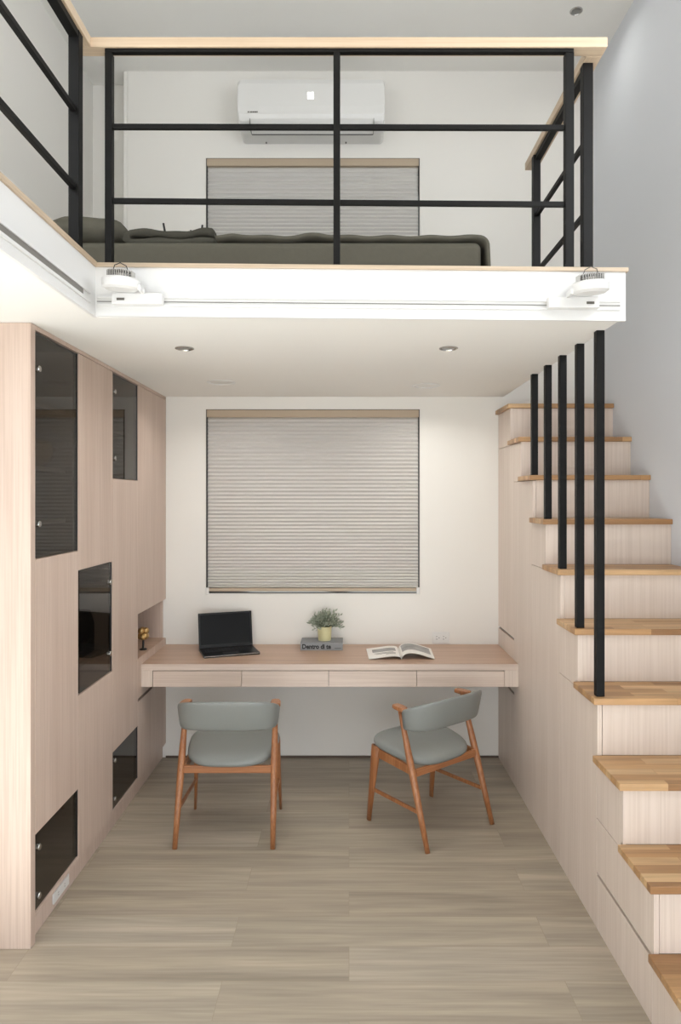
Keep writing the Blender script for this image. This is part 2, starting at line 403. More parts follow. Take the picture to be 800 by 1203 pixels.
glass_door(Y[2], Y[3], 1.82, 2.367, cC, Y[2]+.03, (2.27, 1.925)); glass_door(Y[2], Y[3], .112, .41, cC, Y[2]+.03, (.36, .16))
cD = thing('tall_cabinet', 'pale wood storage column next to the back wall, with an open niche', 'cabinet', (-1.45, (Y[3]+Y[4])/2, 0), group=G)
carcass(cD, Y[3], Y[4], [(.795, 1.05)], (), True)
panel('wood_front', Y[3], Y[4], 1.05, 2.370, cD); panel('wood_front', Y[3], Y[4], .562, .795, cD); panel('wood_front', Y[3], Y[4], .095, .548, cD)
obj('finger_pull', bx(CX-.03, CX-.019, Y[3]+.02, Y[4]-.02, .545, .565), M_dark, cD)
obj('niche_lining', bx(CB+.02, CX-.002, Y[3]+.019, Y[4]-.019, .7955, .797), M_desk, cD)

# things behind the smoked glass and in the niche
bm = new(); lathe(bm, [(0,0),(.07,0),(.118,.03),(.132,.075),(.122,.11),(.112,.115),(.112,.105),(.0,.10)], (-1.402, 2.955, 1.8495), 36)
tag(obj('basket', bm, plain('woven_straw', srgb(196, 168, 124), .85, bump=.6, bscale=90, var=.3), smooth=True), 'round straw basket on a shelf behind the long upper smoked glass door', 'basket')
bm = new()
prism(bm, [(3.15, .9445), (3.50, .9445), (3.50, 1.10), (3.45, 1.17), (3.16, 1.17)], -1.58, -1.28, 'x')
ap = obj('printer', bm, M_dark, bevel=.018, seg=4); tag(ap, 'black printer behind the smoked glass door at waist height', 'printer')
obj('paper_slot', bx(-1.281, -1.277, 3.20, 3.44, 1.02, 1.028), M_chrome, ap)
for i, (a, h) in enumerate(((.0, .05), (.012, .055))):
    tag(obj('storage_box', bx(-1.54+a, -1.33, 3.16+a, 3.33-a, 1.1715+i*.052, 1.1715+i*.052+.05), plain('pale_card_%d' % i, srgb(206-20*i, 204-20*i, 198-18*i), .8, var=.05), bevel=.003),
        ['pale cardboard box lying on the black printer, lower of the two', 'pale cardboard box on top of the other, highest above the black printer'][i], 'box', 'pale boxes above the printer')
# ornament in the niche
nm = thing('ornament', 'small gold ornament on a black base in the open niche above the desk', 'ornament', (-1.252, 4.22, .797))
bm = new(); lathe(bm, [(0,0),(.022,0),(.022,.006),(.007,.012),(.006,.075),(0,.075)], (-1.252, 4.22, .7972), 20)
obj('base', bm, M_dark, nm)
bm = new()
for k in range(9):
    a = 2*PI*k/9; u = .5+.5*math.cos(k*2.1)
    c = Vector((-1.252+.016*math.cos(a), 4.22+.016*math.sin(a), .868+.045*u))
    bmesh.ops.create_icosphere(bm, subdivisions=2, radius=.021, matrix=Matrix.Translation(c))
obj('cluster', bm, plain('antique_gold', srgb(196, 160, 104), .35, metal=.7, bump=.3, bscale=60, var=.3), nm, smooth=True)
def outlet(name, label, loc, axis, wid, hei):
    t = thing(name, label, 'power outlet', loc, group='white wall outlets')
    x, y, z = loc
    if axis == 'y': obj('cover_plate', bx(x-wid/2, x+wid/2, y-.008, y, z-hei/2, z+hei/2), M_plastic, t, bevel=.003)
    else: obj('cover_plate', bx(x, x+.008, y-wid/2, y+wid/2, z-hei/2, z+hei/2), M_plastic, t, bevel=.003)
    for s in (-1, 1):
        bm = new(); c = s*wid*.2
        if axis == 'y':
            box(bm, x+c-.011, x+c-.002+0, y-.0086, y-.0079, z+.007, z+.010); box(bm, x+c-.011, x+c-.002, y-.0086, y-.0079, z-.010, z-.007)
            box(bm, x+c+.006, x+c+.011, y-.0086, y-.0079, z-.0025, z+.0025)
        else:
            box(bm, x+.0079, x+.0086, y+c-.006, y+c+.001, z+.004, z+.006); box(bm, x+.0079, x+.0086, y+c-.006, y+c+.001, z-.006, z-.004)
        obj('socket', bm, M_frame, t)
outlet('wall_outlet', 'white double socket on the white wall above the desk, beside the magazine', (.61, YB, .794), 'y', .112, .075)
outlet('plinth_outlet', 'white socket plate low in the cabinet plinth under the nearest smoked glass door', (CX-.0215, 2.965, .050), 'x', .16, .046)

# ------------------------------------------------------------------ desk
dk = thing('desk', 'long pale wood desk with four flush drawers fixed between the cabinets and the stairs', 'desk', (-.11, 4.33, 0))
dx0, dx1, dy = CX+.0005, .9895, 4.05
obj('desk_top', bx(dx0, dx1, dy, YB-.001, .713, .75), M_desk, dk, bevel=.0012, seg=1)
obj('front_edge', bx(dx0, dx1, dy-.0015, dy-.0001, .7135, .7495), M_woodx, dk)
obj('underframe', bx(dx0, dx1, dy+.018, YB-.001, .617, .7125), M_inner, dk)
sx = [-1.146, -.627, -.119, .395, .909]
for a, b in zip(sx, sx[1:]):
    obj('drawer', bx(a+.0015, b-.0015, dy, dy+.018, .617, .709), M_woodx, dk, bevel=.0008, seg=1)
for a, b in ((dx0, sx[0]), (sx[-1], dx1)):
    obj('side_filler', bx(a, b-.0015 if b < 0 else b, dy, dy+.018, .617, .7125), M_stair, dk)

# ------------------------------------------------------------------ storage staircase on the right
FR = [4.237, 3.97, 3.72, 3.467, 3.227, 2.983, 2.745, 2.486, 2.233, 1.985]
ZT = [2.297, 2.070, 1.843, 1.614, 1.387, 1.156, .926, .695, .469, .240]
RZ = [f+.02 for f in FR]; BZ = [z-.027 for z in ZT]
st = thing('staircase', 'steep pale wood storage staircase with oak treads climbing along the right wall', 'staircase', (1.3, 3.3, 0))
SX = .99
for k in range(10):
    back = YB-.001 if k == 0 else RZ[k-1]
    obj('tread', bx(SX-.02, XR-.001, FR[k], back, BZ[k]+.0004, ZT[k]), M_tread, st, bevel=.003)
    zlo = ZT[k+1] if k < 9 else 0
    x0 = {2: SX+.0205, 4: SX+.0192, 6: SX+.0205, 8: SX+.0188}.get(k, SX)
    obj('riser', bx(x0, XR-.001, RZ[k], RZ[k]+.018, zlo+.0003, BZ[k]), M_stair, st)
bm = new()
prof = [(YB-.001, 0.0)]
pts = [(YB-.001, 0), (RZ[9]+.019, 0)]
for k in range(9, 0, -1): pts += [(RZ[k]+.019, BZ[k]-.0005), (RZ[k-1]+.019, BZ[k]-.0005)]
pts += [(RZ[0]+.019, BZ[0]-.0005), (YB-.001, BZ[0]-.0005)]
prism(bm, pts, SX+.0235, XR-.001, 'x')
obj('inner_carcass', bm, M_inner, st)
def sp(name, y0, y1, z0, z1, g=.0011, g2=None):
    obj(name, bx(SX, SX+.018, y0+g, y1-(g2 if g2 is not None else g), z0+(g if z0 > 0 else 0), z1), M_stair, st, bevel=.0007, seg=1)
B = BZ
sp('side_panel', RZ[0]+.0185, YB, B[1], B[0])
sp('cabinet_door', 4.163, YB, .876, B[1]-.002); sp('drawer', 4.163, YB, .552, .862); sp('cabinet_door', 4.163, YB, 0, .538)
sp('side_panel', RZ[1]+.0185, 4.163, B[2], B[1]-.002)
sp('cabinet_door', 3.763, 4.163, 0, B[2]-.002)
sp('side_panel', RZ[3]+.0185, 3.763, B[4], B[3])
sp('cabinet_door', 3.266, 3.763, 0, B[4]-.002)
sp('side_panel', RZ[5]+.0185, 3.266, B[6], B[5])
sp('cabinet_door', 2.776, 3.266, 0, B[6]-.002)
sp('side_panel', RZ[7]+.0185, 2.776, B[8], B[7])
sp('drawer', 2.2535, 2.776, .226, B[8]-.002, g=.0004); sp('drawer', 2.273, 2.776, 0, .212)
sp('side_panel', RZ[9]+.0185, 2.272, 0, B[9])
# return edges in the tread overlap: filling pieces of the side face in line with each odd riser
for k in (2, 4, 6):
    obj('side_edge', bx(SX, SX+.018, RZ[k], [3.763, 3.266, 2.776][k//2-1], B[k+1]+.002, B[k]-.0025), M_stair, st)
for y0, y1, z0, z1 in ((4.165, YB-.002, .861, .877), (4.165, YB-.002, .537, .553)):
    obj('finger_pull', bx(SX+.012, SX+.0232, y0, y1, z0, z1), M_dark, st)

# black bars between the treads and the loft deck
wordy = ['seventh', 'sixth', 'fifth', 'fourth', 'third']
labs = ['black upright bar nearest the viewer, longest of the five by the stairs',
        'black upright bar, second nearest the viewer of the five by the stairs',
        'middle one of the five black upright bars by the stairs',
        'black upright bar, second farthest of the five by the stairs',
        'black upright bar farthest from the viewer, shortest of the five by the stairs']
for i, k in enumerate((6, 5, 4, 3, 2)):
    y = FR[k]+.04
    tag(obj('baluster', bx(.988, 1.021, y-.0165, y+.0165, ZT[k]+.0003, 2.3898), M_black, bevel=.002), labs[i], 'baluster', 'black bars from stair tread to loft deck')

# ------------------------------------------------------------------ loft railing
rl = thing('loft_railing', 'black metal railing with pale oak handrail around the edge of the loft', 'railing', (0, 2.6, 2.588))
zt0, zt1 = 3.387, 3.424
obj('handrail', bx(-1.013, .956, yF, 2.62, zt0, zt1), M_rail, rl, bevel=.003)
obj('handrail', bx(-1.013, -.953, YF+.02, yF-.0005, zt0, zt1), M_raily, rl, bevel=.003)
obj('handrail', bx(.8955, .956, 2.6205, 3.533, zt0, zt1), M_raily, rl, bevel=.003)
bm = new(); box(bm, -.905, .833, 2.570, 2.592, 3.373, zt0-.0005); obj('top_bar', bm, M_black, rl, bevel=.001)
obj('top_bar', bx(-.997, -.963, YF+.02, 2.49, 3.362, zt0-.0005), M_black, rl, bevel=.001)
obj('top_bar', bx(.905, .933, 2.66, 3.40, 3.362, zt0-.0005), M_black, rl, bevel=.001)
def post(x0, x1, y0, y1, zb, foot=True):
    p = obj('post', bx(x0, x1, y0, y1, zb, 3.3735 if x0 < .85 and x0 > -.95 else 3.3865), M_black, rl, bevel=.0015)
    if foot:
        obj('foot_plate', bx(x0-.018, x1+.018, y0-.004, y1+.02, zb, zb+.004), M_black, p)
post(-.906, -.880, 2.572, 2.602, 2.588)
post(-.058, -.033, 2.572, 2.602, 2.580)
post(.803, .835, 2.572, 2.602, 2.572)
post(.897, .935, 2.656, 2.694, 2.572, False)
post(.895, .930, 3.366, 3.402, 2.572, False)
post(-.999, -.961, 2.468, 2.506, 2.5905, False)
for y in (-.1, -1.6): post(-.999, -.961, y, y+.038, 2.5905)
for z, dz in ((3.104, .004), (2.828, .014)):
    for a, b in ((-.880, -.058), (-.033, .803)):
        za = z-dz*(a+.93)/1.75; zb = z-dz*(b+.93)/1.75
        bm = new(); beam(bm, (a, 2.588, za), (b, 2.588, zb), .014, .019)
        obj('rail_bar', bm, M_black, rl, bevel=.001)
    bm = new(); box(bm, -.989, -.971, YF+.02, 2.468, z-.010, z+.010); obj('rail_bar', bm, M_black, rl, bevel=.001)
    bm = new(); box(bm, .905, .922, 2.694, 3.366, z-.018, z+.0); obj('rail_bar', bm, M_black, rl, bevel=.001)

# ------------------------------------------------------------------ light tracks and spotlights
def track(label, x0, x1, ya, lab):
    pass
tr = thing('light_track', 'slim white light track along the front edge of the loft', 'light track', (0, yF, 2.45))
def sl(x): return -.016*(x+.937)/1.959
xa, xb = -.93, 1.0
def tbar(z0, z1, y0, y1): return slopebox(xa, xb, yF-y1, yF-y0, z0+sl(xa), z1+sl(xa), z0+sl(xb), z1+sl(xb))
obj('profile', tbar(2.428, 2.436, .0003, .007), M_white, tr); obj('profile', tbar(2.458, 2.4655, .0003, .007), M_white, tr)
obj('channel', tbar(2.4362, 2.4578, .0003, .003), plain('grey_aluminium', srgb(206, 205, 202), .4, var=.02), tr)
obj('conductor', tbar(2.444, 2.4465, .0031, .0042), M_frame, tr)
tl = thing('light_track', 'slim white light track with dark slot on the side edge of the loft at left', 'light track', (-.937, 0, 2.45))
obj('profile', bx(-.9368, -.930, YF+.1, 2.50, 2.424, 2.434), M_white, tl); obj('profile', bx(-.9368, -.930, YF+.1, 2.50, 2.456, 2.464), M_white, tl)
obj('channel', bx(-.9368, -.9345, YF+.1, 2.44, 2.4345, 2.4555), plain('slot_grey', srgb(120, 116, 110), .5, var=.02), tl)

def spotlight(px, flip, label):
    xc = px; y = yF-.006
    t = thing('track_spotlight', label, 'spotlight', (xc, y-.06, 2.44+sl(xc)), group='white track spotlights on the loft edge')
    z = 2.44+sl(xc); s = -1 if flip else 1
    a, b = sorted((xc-.05*s, xc+.135*s))
    ad = obj('adapter', bx(a, b, y-.034, y-.0015, z-.013, z+.028), M_white, t, bevel=.004)
    a, b = sorted((xc-.03*s, xc-.002*s))
    obj('switch', bx(a, b, y-.0355, y-.0342, z+.0, z+.009), M_frame, ad)
    # tilted lamp head: dish with finned heat sink on top
    bm = new(); lathe(bm, [(0, 0), (.052, 0), (.064, .008), (.066, .034), (.058, .040), (0, .040)], (0,0,0), 36)
    h = obj('lamp_head', bm, M_white, t, smooth=False, local=True, bevel=.001); h.location = (0, -.02, .024); h.rotation_euler = (.1, s*.05, 0)
    bm = new()
    for k in range(-6, 7):
        x = k*.0072; q = math.sqrt(max(.0002, .048**2-x*x))
        box(bm, x-.0015, x+.0015, -q, q, 0, .024)
    lathe(bm, [(0, 0), (.044, 0), (.044, .012), (0, .012)], (0,0,0), 28)
    f = obj('heat_sink', bm, M_chrome, h, local=True); f.location = (0, 0, .0402)
    bm = new(); tube(bm, [(-.03*s, 0, .06), (-.02*s, -.01, .083), (.0, -.01, .092), (.02*s, -.005, .083), (.03*s, .0, .055)], .0018, 8)
    obj('cable', bm, M_frame if flip else M_dark, h, local=True, smooth=True)
    bm = new(); box(bm, -.006, .006, .0, .05, 0, .02); k = obj('bracket', bm, M_white, t, local=True, bevel=.002); k.location = (.068*s, -.03, .02)
spotlight(-.815, False, 'white track spotlight at the left end of the front loft edge')
spotlight(.862, True, 'white track spotlight at the right end of the front loft edge')

def downlight(x, y, z, r, label, key):
    t = thing('downlight', label, 'downlight', (x, y, z), group='recessed ceiling downlights')
    bm = new(); lathe(bm, [(r*.80, -.001), (r*.86, -.006), (r, -.004), (r, -.0003), (r*.80, -.0003)], (x, y, z), 40)
    obj('trim_ring', bm, M_white if r > .06 else M_chrome, t, smooth=False)
    bm = new(); lathe(bm, [(0, -.0035), (r*.5, -.003), (r*.79, -.0006), (0, -.0004)], (x, y, z), 32)
    obj('lens', bm, plain('lamp_lens', srgb(214, 212, 206) if r > .06 else srgb(120, 118, 114), .3, var=.02), t)
    if POWER[key]:
        d = bpy.data.lights.new('lamp', 'AREA'); d.shape = 'DISK'; d.size = r*1.5; d.energy = POWER[key]; d.color = (1, .985, .955); d.spread = 2.6
        o = bpy.data.objects.new('lamp', d); COL.objects.link(o); o.parent = t; o.location = (0, 0, -.008)
downlight(-.735, 3.10, 2.39, .042, 'small recessed downlight at front left under the loft', 'lamps_front')
downlight(.445, 3.10, 2.39, .042, 'small recessed downlight at front right under the loft', 'lamps_front')
downlight(-.739, 4.015, 2.39, .083, 'large round white downlight at back left under the loft', 'lamps_back')
downlight(.457, 4.13, 2.39, .083, 'large round white downlight at back right under the loft', 'lamps_back')
downlight(1.32, 4.03, ZC, .036, 'small round downlight in the high ceiling near the grey wall', 'ceiling')

# ------------------------------------------------------------------ air conditioner
ac = thing('air_conditioner', 'white split air conditioner high on the loft wall above the blind', 'air conditioner', (-.24, YB, 4.07))
def rr(x0, x1, prof, r=.03):
    """box with a (depth, z) profile whose ends are pulled in for rounded corners"""
    bm = new(); rings = []
    cz = (min(p[1] for p in prof)+max(p[1] for p in prof))/2; hz = max(p[1] for p in prof)-cz
    for k in range(7):
        a = PI/2*k/6; rings.append((x0+r*(1-math.sin(a)), r*(1-math.cos(a))))
    rings = [(x0+r-r*math.sin(PI/2*k/6), r-r*math.cos(PI/2*k/6)) for k in range(6, -1, -1)]
    rings += [(x1-(x-x0), ins) for x, ins in reversed(rings)]
    vs = []
    for x, ins in rings:
        f = (hz-ins)/hz
        vs.append([bm.verts.new((x, YB-.0005-d*(1-ins*.4), cz+(z-cz)*f)) for d, z in prof])
    for A, Bv in zip(vs, vs[1:]):
        for i in range(len(prof)): bm.faces.new([A[i], A[(i+1)%len(prof)], Bv[(i+1)%len(prof)], Bv[i]])
    bm.faces.new(vs[0]); bm.faces.new(vs[-1]); return bm
obj('body', rr(-.705, .226, [(0, 4.065), (.12, 4.068), (.165, 4.085), (.195, 4.112), (.212, 4.15), (.217, 4.20), (.216, 4.34), (.208, 4.368), (.19, 4.378), (0, 4.378)]), M_plastic, ac, bevel=.002)
bm = new(); prism(bm, [(YB-.212, 4.118), (YB-.196, 4.100), (YB-.165, 4.078), (YB-.135, 4.066), (YB-.135, 4.062), (YB-.168, 4.073), (YB-.200, 4.096), (YB-.216, 4.117)], -.625, .155, 'x')
obj('air_flap', bm, M_plastic, ac)
obj('air_slot', bx(-.625, .155, YB-.134, YB-.124, 4.061, 4.0675), M_dark, ac)
bm = new(); box(bm, -.628, -.6255, YB-.2165, YB-.135, 4.064, 4.120); box(bm, .1555, .158, YB-.2165, YB-.135, 4.064, 4.120)
bm2 = bm
for v in bm2.verts:
    if v.co.y > YB-.15: v.co.z -= .004 if v.co.z < 4.1 else .048
obj('flap_gap', bm2, M_frame, ac)
bm = new()
for i in (-1, 1):
    for j in (-1, 1):
        box(bm, -.243+i*.0105-.009, -.243+i*.0105+.009, YB-.2182, YB-.2165, 4.262+j*.0115-.010, 4.262+j*.0115+.010)
obj('display_light', bm, emit('lit_display', (1, 1, .97, 1), 1.6), ac)
bm = new(); box(bm, -.640, -.632, YB-.2182, YB-.2165, 4.155, 4.163)
for k in range(6): box(bm, -.626+k*.0085, -.620+k*.0085, YB-.2182, YB-.2165, 4.155, 4.163)
obj('badge', bm, M_frame, ac)
for x in (-.545, -.02):
    obj('drain_stud', bx(x-.004, x+.004, YB-.03, YB-.02, 4.058, 4.066), M_frame, ac)

# ------------------------------------------------------------------ bed in the loft
ZM = 2.813; yb0 = 2.95
mt = obj('mattress', bx(-1.33, .565, yb0, 4.45, 2.588-.0155, ZM), M_sheet, bevel=.03, seg=5)
tag(mt, 'mattress in a grey-green fitted sheet lying on the loft floor', 'mattress')
def cloth_slab(bm, x0, x1, y0, y1, z0, f, nx=60, ny=24, th=.012):
    top = []; bot = []
    for j in range(ny+1):
        for i in range(nx+1):
            x = x0+(x1-x0)*i/nx; y = y0+(y1-y0)*j/ny
            z = f(i/nx, j/ny)
            top.append(bm.verts.new((x, y, z0+z+th))); bot.append(bm.verts.new((x, y, z0+z)))
    W = nx+1
    for j in range(ny):
        for i in range(nx):
            a = j*W+i; bm.faces.new([top[a], top[a+1], top[a+W+1], top[a+W]]); bm.faces.new([bot[a], bot[a+W], bot[a+W+1], bot[a+1]])
    for j in range(ny):
        for q in (0, nx):
            a = j*W+q; bm.faces.new([top[a], top[a+W], bot[a+W], bot[a]])
    for i in range(nx):
        for q in (0, ny):
            a = q*W+i; bm.faces.new([top[a], top[a+1], bot[a+1], bot[a]])
def duv(u, v):
    e = min(1, u/.06)
    return .006+.008*e*(.5+.5*math.sin(u*17+v*3+1.3*math.sin(u*9)))*(.5+.5*math.sin(u*6.1+1))+.003*math.sin(u*47+v*9)*e+.010*math.exp(-((u-.33)/.05)**2)
bm = new(); nx, ny = 90, 26; T = []
for j in range(ny+1):
    rowt, rowb = [], []
    for i in range(nx+1):
        u, v = i/nx, j/ny; y = yb0+.004+(4.44-yb0)*v
        if u <= .86:
            x = -.57+1.125*u/.86; z = ZM+.0035+duv(u, v); nx_, nz_ = 0, 1
        else:
            q = (u-.86)/.14; ang = min(1, q/.4)*PI/2; r = .030
            x = .555+r*math.sin(ang); z = ZM+.0035+duv(.86, v)-r*(1-math.cos(ang))-max(0, (q-.4)/.6)*.165
            x += .012*max(0, q-.4)*(1+.6*math.sin(v*25)); nx_, nz_ = math.sin(ang), math.cos(ang)
        rowb.append(bm.verts.new((x, y, z))); rowt.append(bm.verts.new((x+nx_*.015, y, z+nz_*.015)))
    T.append((rowb, rowt))
for j in range(ny):
    for i in range(nx):
        for s_ in (0, 1):
            A, Bv = T[j][s_], T[j+1][s_]; bm.faces.new([A[i], A[i+1], Bv[i+1], Bv[i]])
    for i in (0, nx): bm.faces.new([T[j][0][i], T[j+1][0][i], T[j+1][1][i], T[j][1][i]])
for j in (0, ny):
    for i in range(nx): bm.faces.new([T[j][0][i], T[j][0][i+1], T[j][1][i+1], T[j][1][i]])
tag(obj('duvet', bm, M_sheet, smooth=True), 'rumpled grey-green duvet spread over the foot half of the loft bed', 'duvet')
def pillow(name, cx, cy, cz, sx_, sy_, h, mat, label, rx=0, ry=0, rz=0):
    bm = new(); n, m = 28, 14; rows = []
    for j in range(m+1):
        ph = -PI/2+PI*j/m; row = []
        for i in range(n):
            th = 2*PI*i/n
            c, s = math.cos(th), math.sin(th); r = math.cos(ph)**.55 if math.cos(ph) > 0 else 0
            x = math.copysign(abs(c)**.45, c)*r*sx_/2; y = math.copysign(abs(s)**.45, s)*r*sy_/2
            z = math.sin(ph)*h/2*(1+.06*math.sin(5*th+3))
            row.append(bm.verts.new((x, y, z+.006*math.sin(x*31+y*17))))
        rows.append(row)
    for A, Bv in zip(rows, rows[1:]):
        for i in range(n): bm.faces.new([A[i], A[(i+1)%n], Bv[(i+1)%n], Bv[i]])
    bmesh.ops.remove_doubles(bm, verts=bm.verts, dist=.0004)
    o = obj(name, bm, mat, smooth=True); o.location = (cx, cy, cz); o.rotation_euler = (rx, ry, rz)
    return tag(o, label, 'pillow', 'pillows at the head of the loft bed')
pillow('pillow', -1.175, 3.24, ZM+.083, .38, .50, .145, M_sheet, 'grey-green pillow at the left end of the loft bed')
pillow('pillow', -1.10, 3.76, ZM+.104, .42, .42, .180, M_pale, 'pale pillow half hidden behind the grey-green pillow on the loft bed')
path = []
for i in range(15): path.append((-.585-.36*i/14, .017+.002*math.sin(i*.9)))
for i in range(1, 8): a_ = PI*i/8; path.append((-.945-.020*math.sin(a_), .017+.0175*(1-math.cos(a_))))
for i in range(21): u = i/20; path.append((-.945+.352*u, .052+.006*math.sin(u*7+.6)-.030*math.exp(-((u-.55)/.2)**2)*0+.007*math.exp(-((u-.86)/.1)**2)))
bm = new(); rings = []
for j in range(13):
    y = 3.0+.40*j/12; wob = .006*math.sin(j*.9); T = []
    for k, (px_, pz_) in enumerate(path):
        q0 = path[max(k-1, 0)]; q1 = path[min(k+1, len(path)-1)]; L = math.hypot(q1[0]-q0[0], q1[1]-q0[1])
        nx_, nz_ = -(q1[1]-q0[1])/L, (q1[0]-q0[0])/L
        h_ = .0135*(1+.18*math.sin(k*.8+j*.5)); z_ = pz_+(wob*.4 if pz_ > .05 else 0)
        T.append(((px_+wob+nx_*h_, ZM+max(.002, z_+nz_*h_)), (px_+wob-nx_*h_, ZM+max(.002, z_-nz_*h_))))
    loop = [t[0] for t in T]+[t[1] for t in reversed(T)]
    rings.append([bm.verts.new((x_, y, z_)) for x_, z_ in loop])
for A, Bv in zip(rings, rings[1:]):
    for k in range(len(A)): bm.faces.new([A[k], A[(k+1)%len(A)], Bv[(k+1)%len(A)], Bv[k]])
half = len(rings[0])//2
for Rg in (rings[0], rings[-1]):
    for k in range(half-1): bm.faces.new([Rg[k], Rg[k+1], Rg[-2-k], Rg[-1-k]])
tag(obj('folded_blanket', bm, M_blanket, smooth=True), 'folded dark grey-green blanket lying on the loft bed beside the pillow', 'blanket')
tw = thing('twig_ornament', 'small dark branching twigs poking up behind the folded blanket on the bed', 'ornament', (-.83, 3.55, ZM))
for k, (x, lean, h) in enumerate(((-.90, -.05, .175), (-.88, .04, .14), (-.815, .03, .15), (-.80, .05, .17), (-.79, -.02, .155))):
    bm = new(); p0 = Vector((x, 3.55, ZM+.001)); p1 = p0+Vector((lean, 0, h*1.78))
    tube(bm, [p0, (p0+p1)/2+Vector((.004, 0, 0)), p1], [.009, .0075, .005], 8)
    q = p0.lerp(p1, .8); tube(bm, [q, q+Vector((.035 if lean < 0 else -.03, .005, .018))], [.006, .004], 8)
    obj('twig', bm, M_dark, tw, smooth=True)

# ------------------------------------------------------------------ chairs
def make_chair():
    t = thing('dining_chair', '', 'chair')
    # seat pad
    bm = new(); n = 48; rings = []
    for s, h in ((.0, .004), (.86, .0), (.975, .008), (1.0, .024), (.985, .040), (.93, .052), (.80, .060), (.5, .063), (0, .064)):
        ring = []
        for k in range(n):
            a = 2*PI*k/n; c, q = math.cos(a), math.sin(a)
            e = .62 if q > 0 else .66
            u = math.copysign(abs(c)**.62, c); v = math.copysign(abs(q)**e, q)
            f = .055+.205*v*s; hw = .236+.022*v
            x = u*hw*s; z = .360+h+(f+.15)*.115 - .010*(1-abs(u*s))*(h > .03)
            ring.append(bm.verts.new((x, f, z)))
        rings.append(ring)
    for A, Bv in zip(rings, rings[1:]):
        for k in range(n): bm.faces.new([A[k], A[(k+1)%n], Bv[(k+1)%n], Bv[k]])
    bmesh.ops.remove_doubles(bm, verts=bm.verts, dist=.0003)
    obj('seat', bm, M_leather, t, smooth=True, local=True, subsurf=1)
    # wrapped backrest
    bm = new(); rings = []; na = 36
    for i in range(na+1):
        a = math.radians(-88+176*i/na); ca = math.cos(a)
        sg = math.copysign(abs(math.sin(a))**.68, a)
        x = .243*sg; f = -.040-.150*(ca**.62 if ca > 0 else 0)
        zt = .648+.070*(ca**.6); zb = .556+.004*ca
        # outward normal (in plan)
        a2 = a; nx_, ny_ = math.sin(a2), -math.cos(a2)*.9; L = math.hypot(nx_, ny_); nx_, ny_ = nx_/L, ny_/L
        th = .0125
        ring = []
        for k in range(16):
            b = 2*PI*k/16; cb, sb = math.cos(b), math.sin(b)
            o_ = th*math.copysign(abs(cb)**.6, cb); v = math.copysign(abs(sb)**.42, sb)
            z = (zt+zb)/2+(zt-zb)/2*v
            lean = .012*v + .010*v*ca
            ring.append(bm.verts.new((x+nx_*(o_+lean*.5), f+ny_*(o_+lean), z)))
        rings.append(ring)
    for A, Bv in zip(rings, rings[1:]):
        for k in range(16): bm.faces.new([A[k], A[(k+1)%16], Bv[(k+1)%16], Bv[k]])
    bm.faces.new(rings[0]); bm.faces.new(rings[-1])
    obj('backrest', bm, M_leather, t, smooth=True, local=True)
    for s in (-1, 1):
        bm = new(); P = lambda q: Vector((s*.240, -.222, 0)).lerp(Vector((s*.232, -.018, .646)), q)
        tube(bm, [P(q) for q in (0, .25, .5, .65, .85, 1)], [.0125, .0155, .0185, .018, .014, .012], 16)
        obj('leg', bm, M_teak, t, smooth=True, local=True)
        # front leg: flat tapered, widening into the seat rail
        bm = new()
        tube(bm, [(s*.236, .222, 0), (s*.229, .205, .18), (s*.222, .188, .34), (s*.219, .178, .402)], [.0150, .0215, .030, .035], 16, flat=.50, side=(s*.05, 1, .1))
        obj('leg', bm, M_teak, t, smooth=True, local=True)
        bm = new(); beam(bm, (s*.218, .185, .375), (s*.222, -.115, .352), .020, .052, .018, .040); obj('side_rail', bm, M_teak, t, local=True, bevel=.005)
        bm = new(); beam(bm, (s*.228, .205, .172), (s*.234, -.168, .172), .012, .020); obj('stretcher', bm, M_teak, t, local=True, bevel=.003)
        # short armrest on top of the rear leg
        bm = new(); prism(bm, [(s*.207, .018), (s*.225, .030), (s*.248, .026), (s*.258, .0), (s*.262, -.06), (s*.240, -.072), (s*.215, -.055), (s*.207, -.02)], .646, .666, 'z')
        obj('armrest', bm, M_teak, t, local=True, bevel=.006, seg=3)
    bm = new(); beam(bm, (-.222, -.118, .352), (.222, -.118, .352), .018, .038); obj('rear_rail', bm, M_teakx, t, local=True, bevel=.004)
    bm = new(); beam(bm, (-.22, .178, .385), (.22, .178, .385), .018, .036); obj('front_rail', bm, M_teakx, t, local=True, bevel=.004)
    return t
ch = make_chair(); ch.location = (-.614, 3.62, 0)
ch['label'] = 'teak chair with grey-green leather, back squarely to the viewer, in front of the laptop'; ch['group'] = 'armchairs at the desk'
c2 = copy_tree(ch); c2.location = (.429, 3.681, 0); c2.rotation_euler = (0, 0, math.radians(38.7))
c2['label'] = 'teak chair with grey-green leather turned at an angle, near the stairs below the magazine'

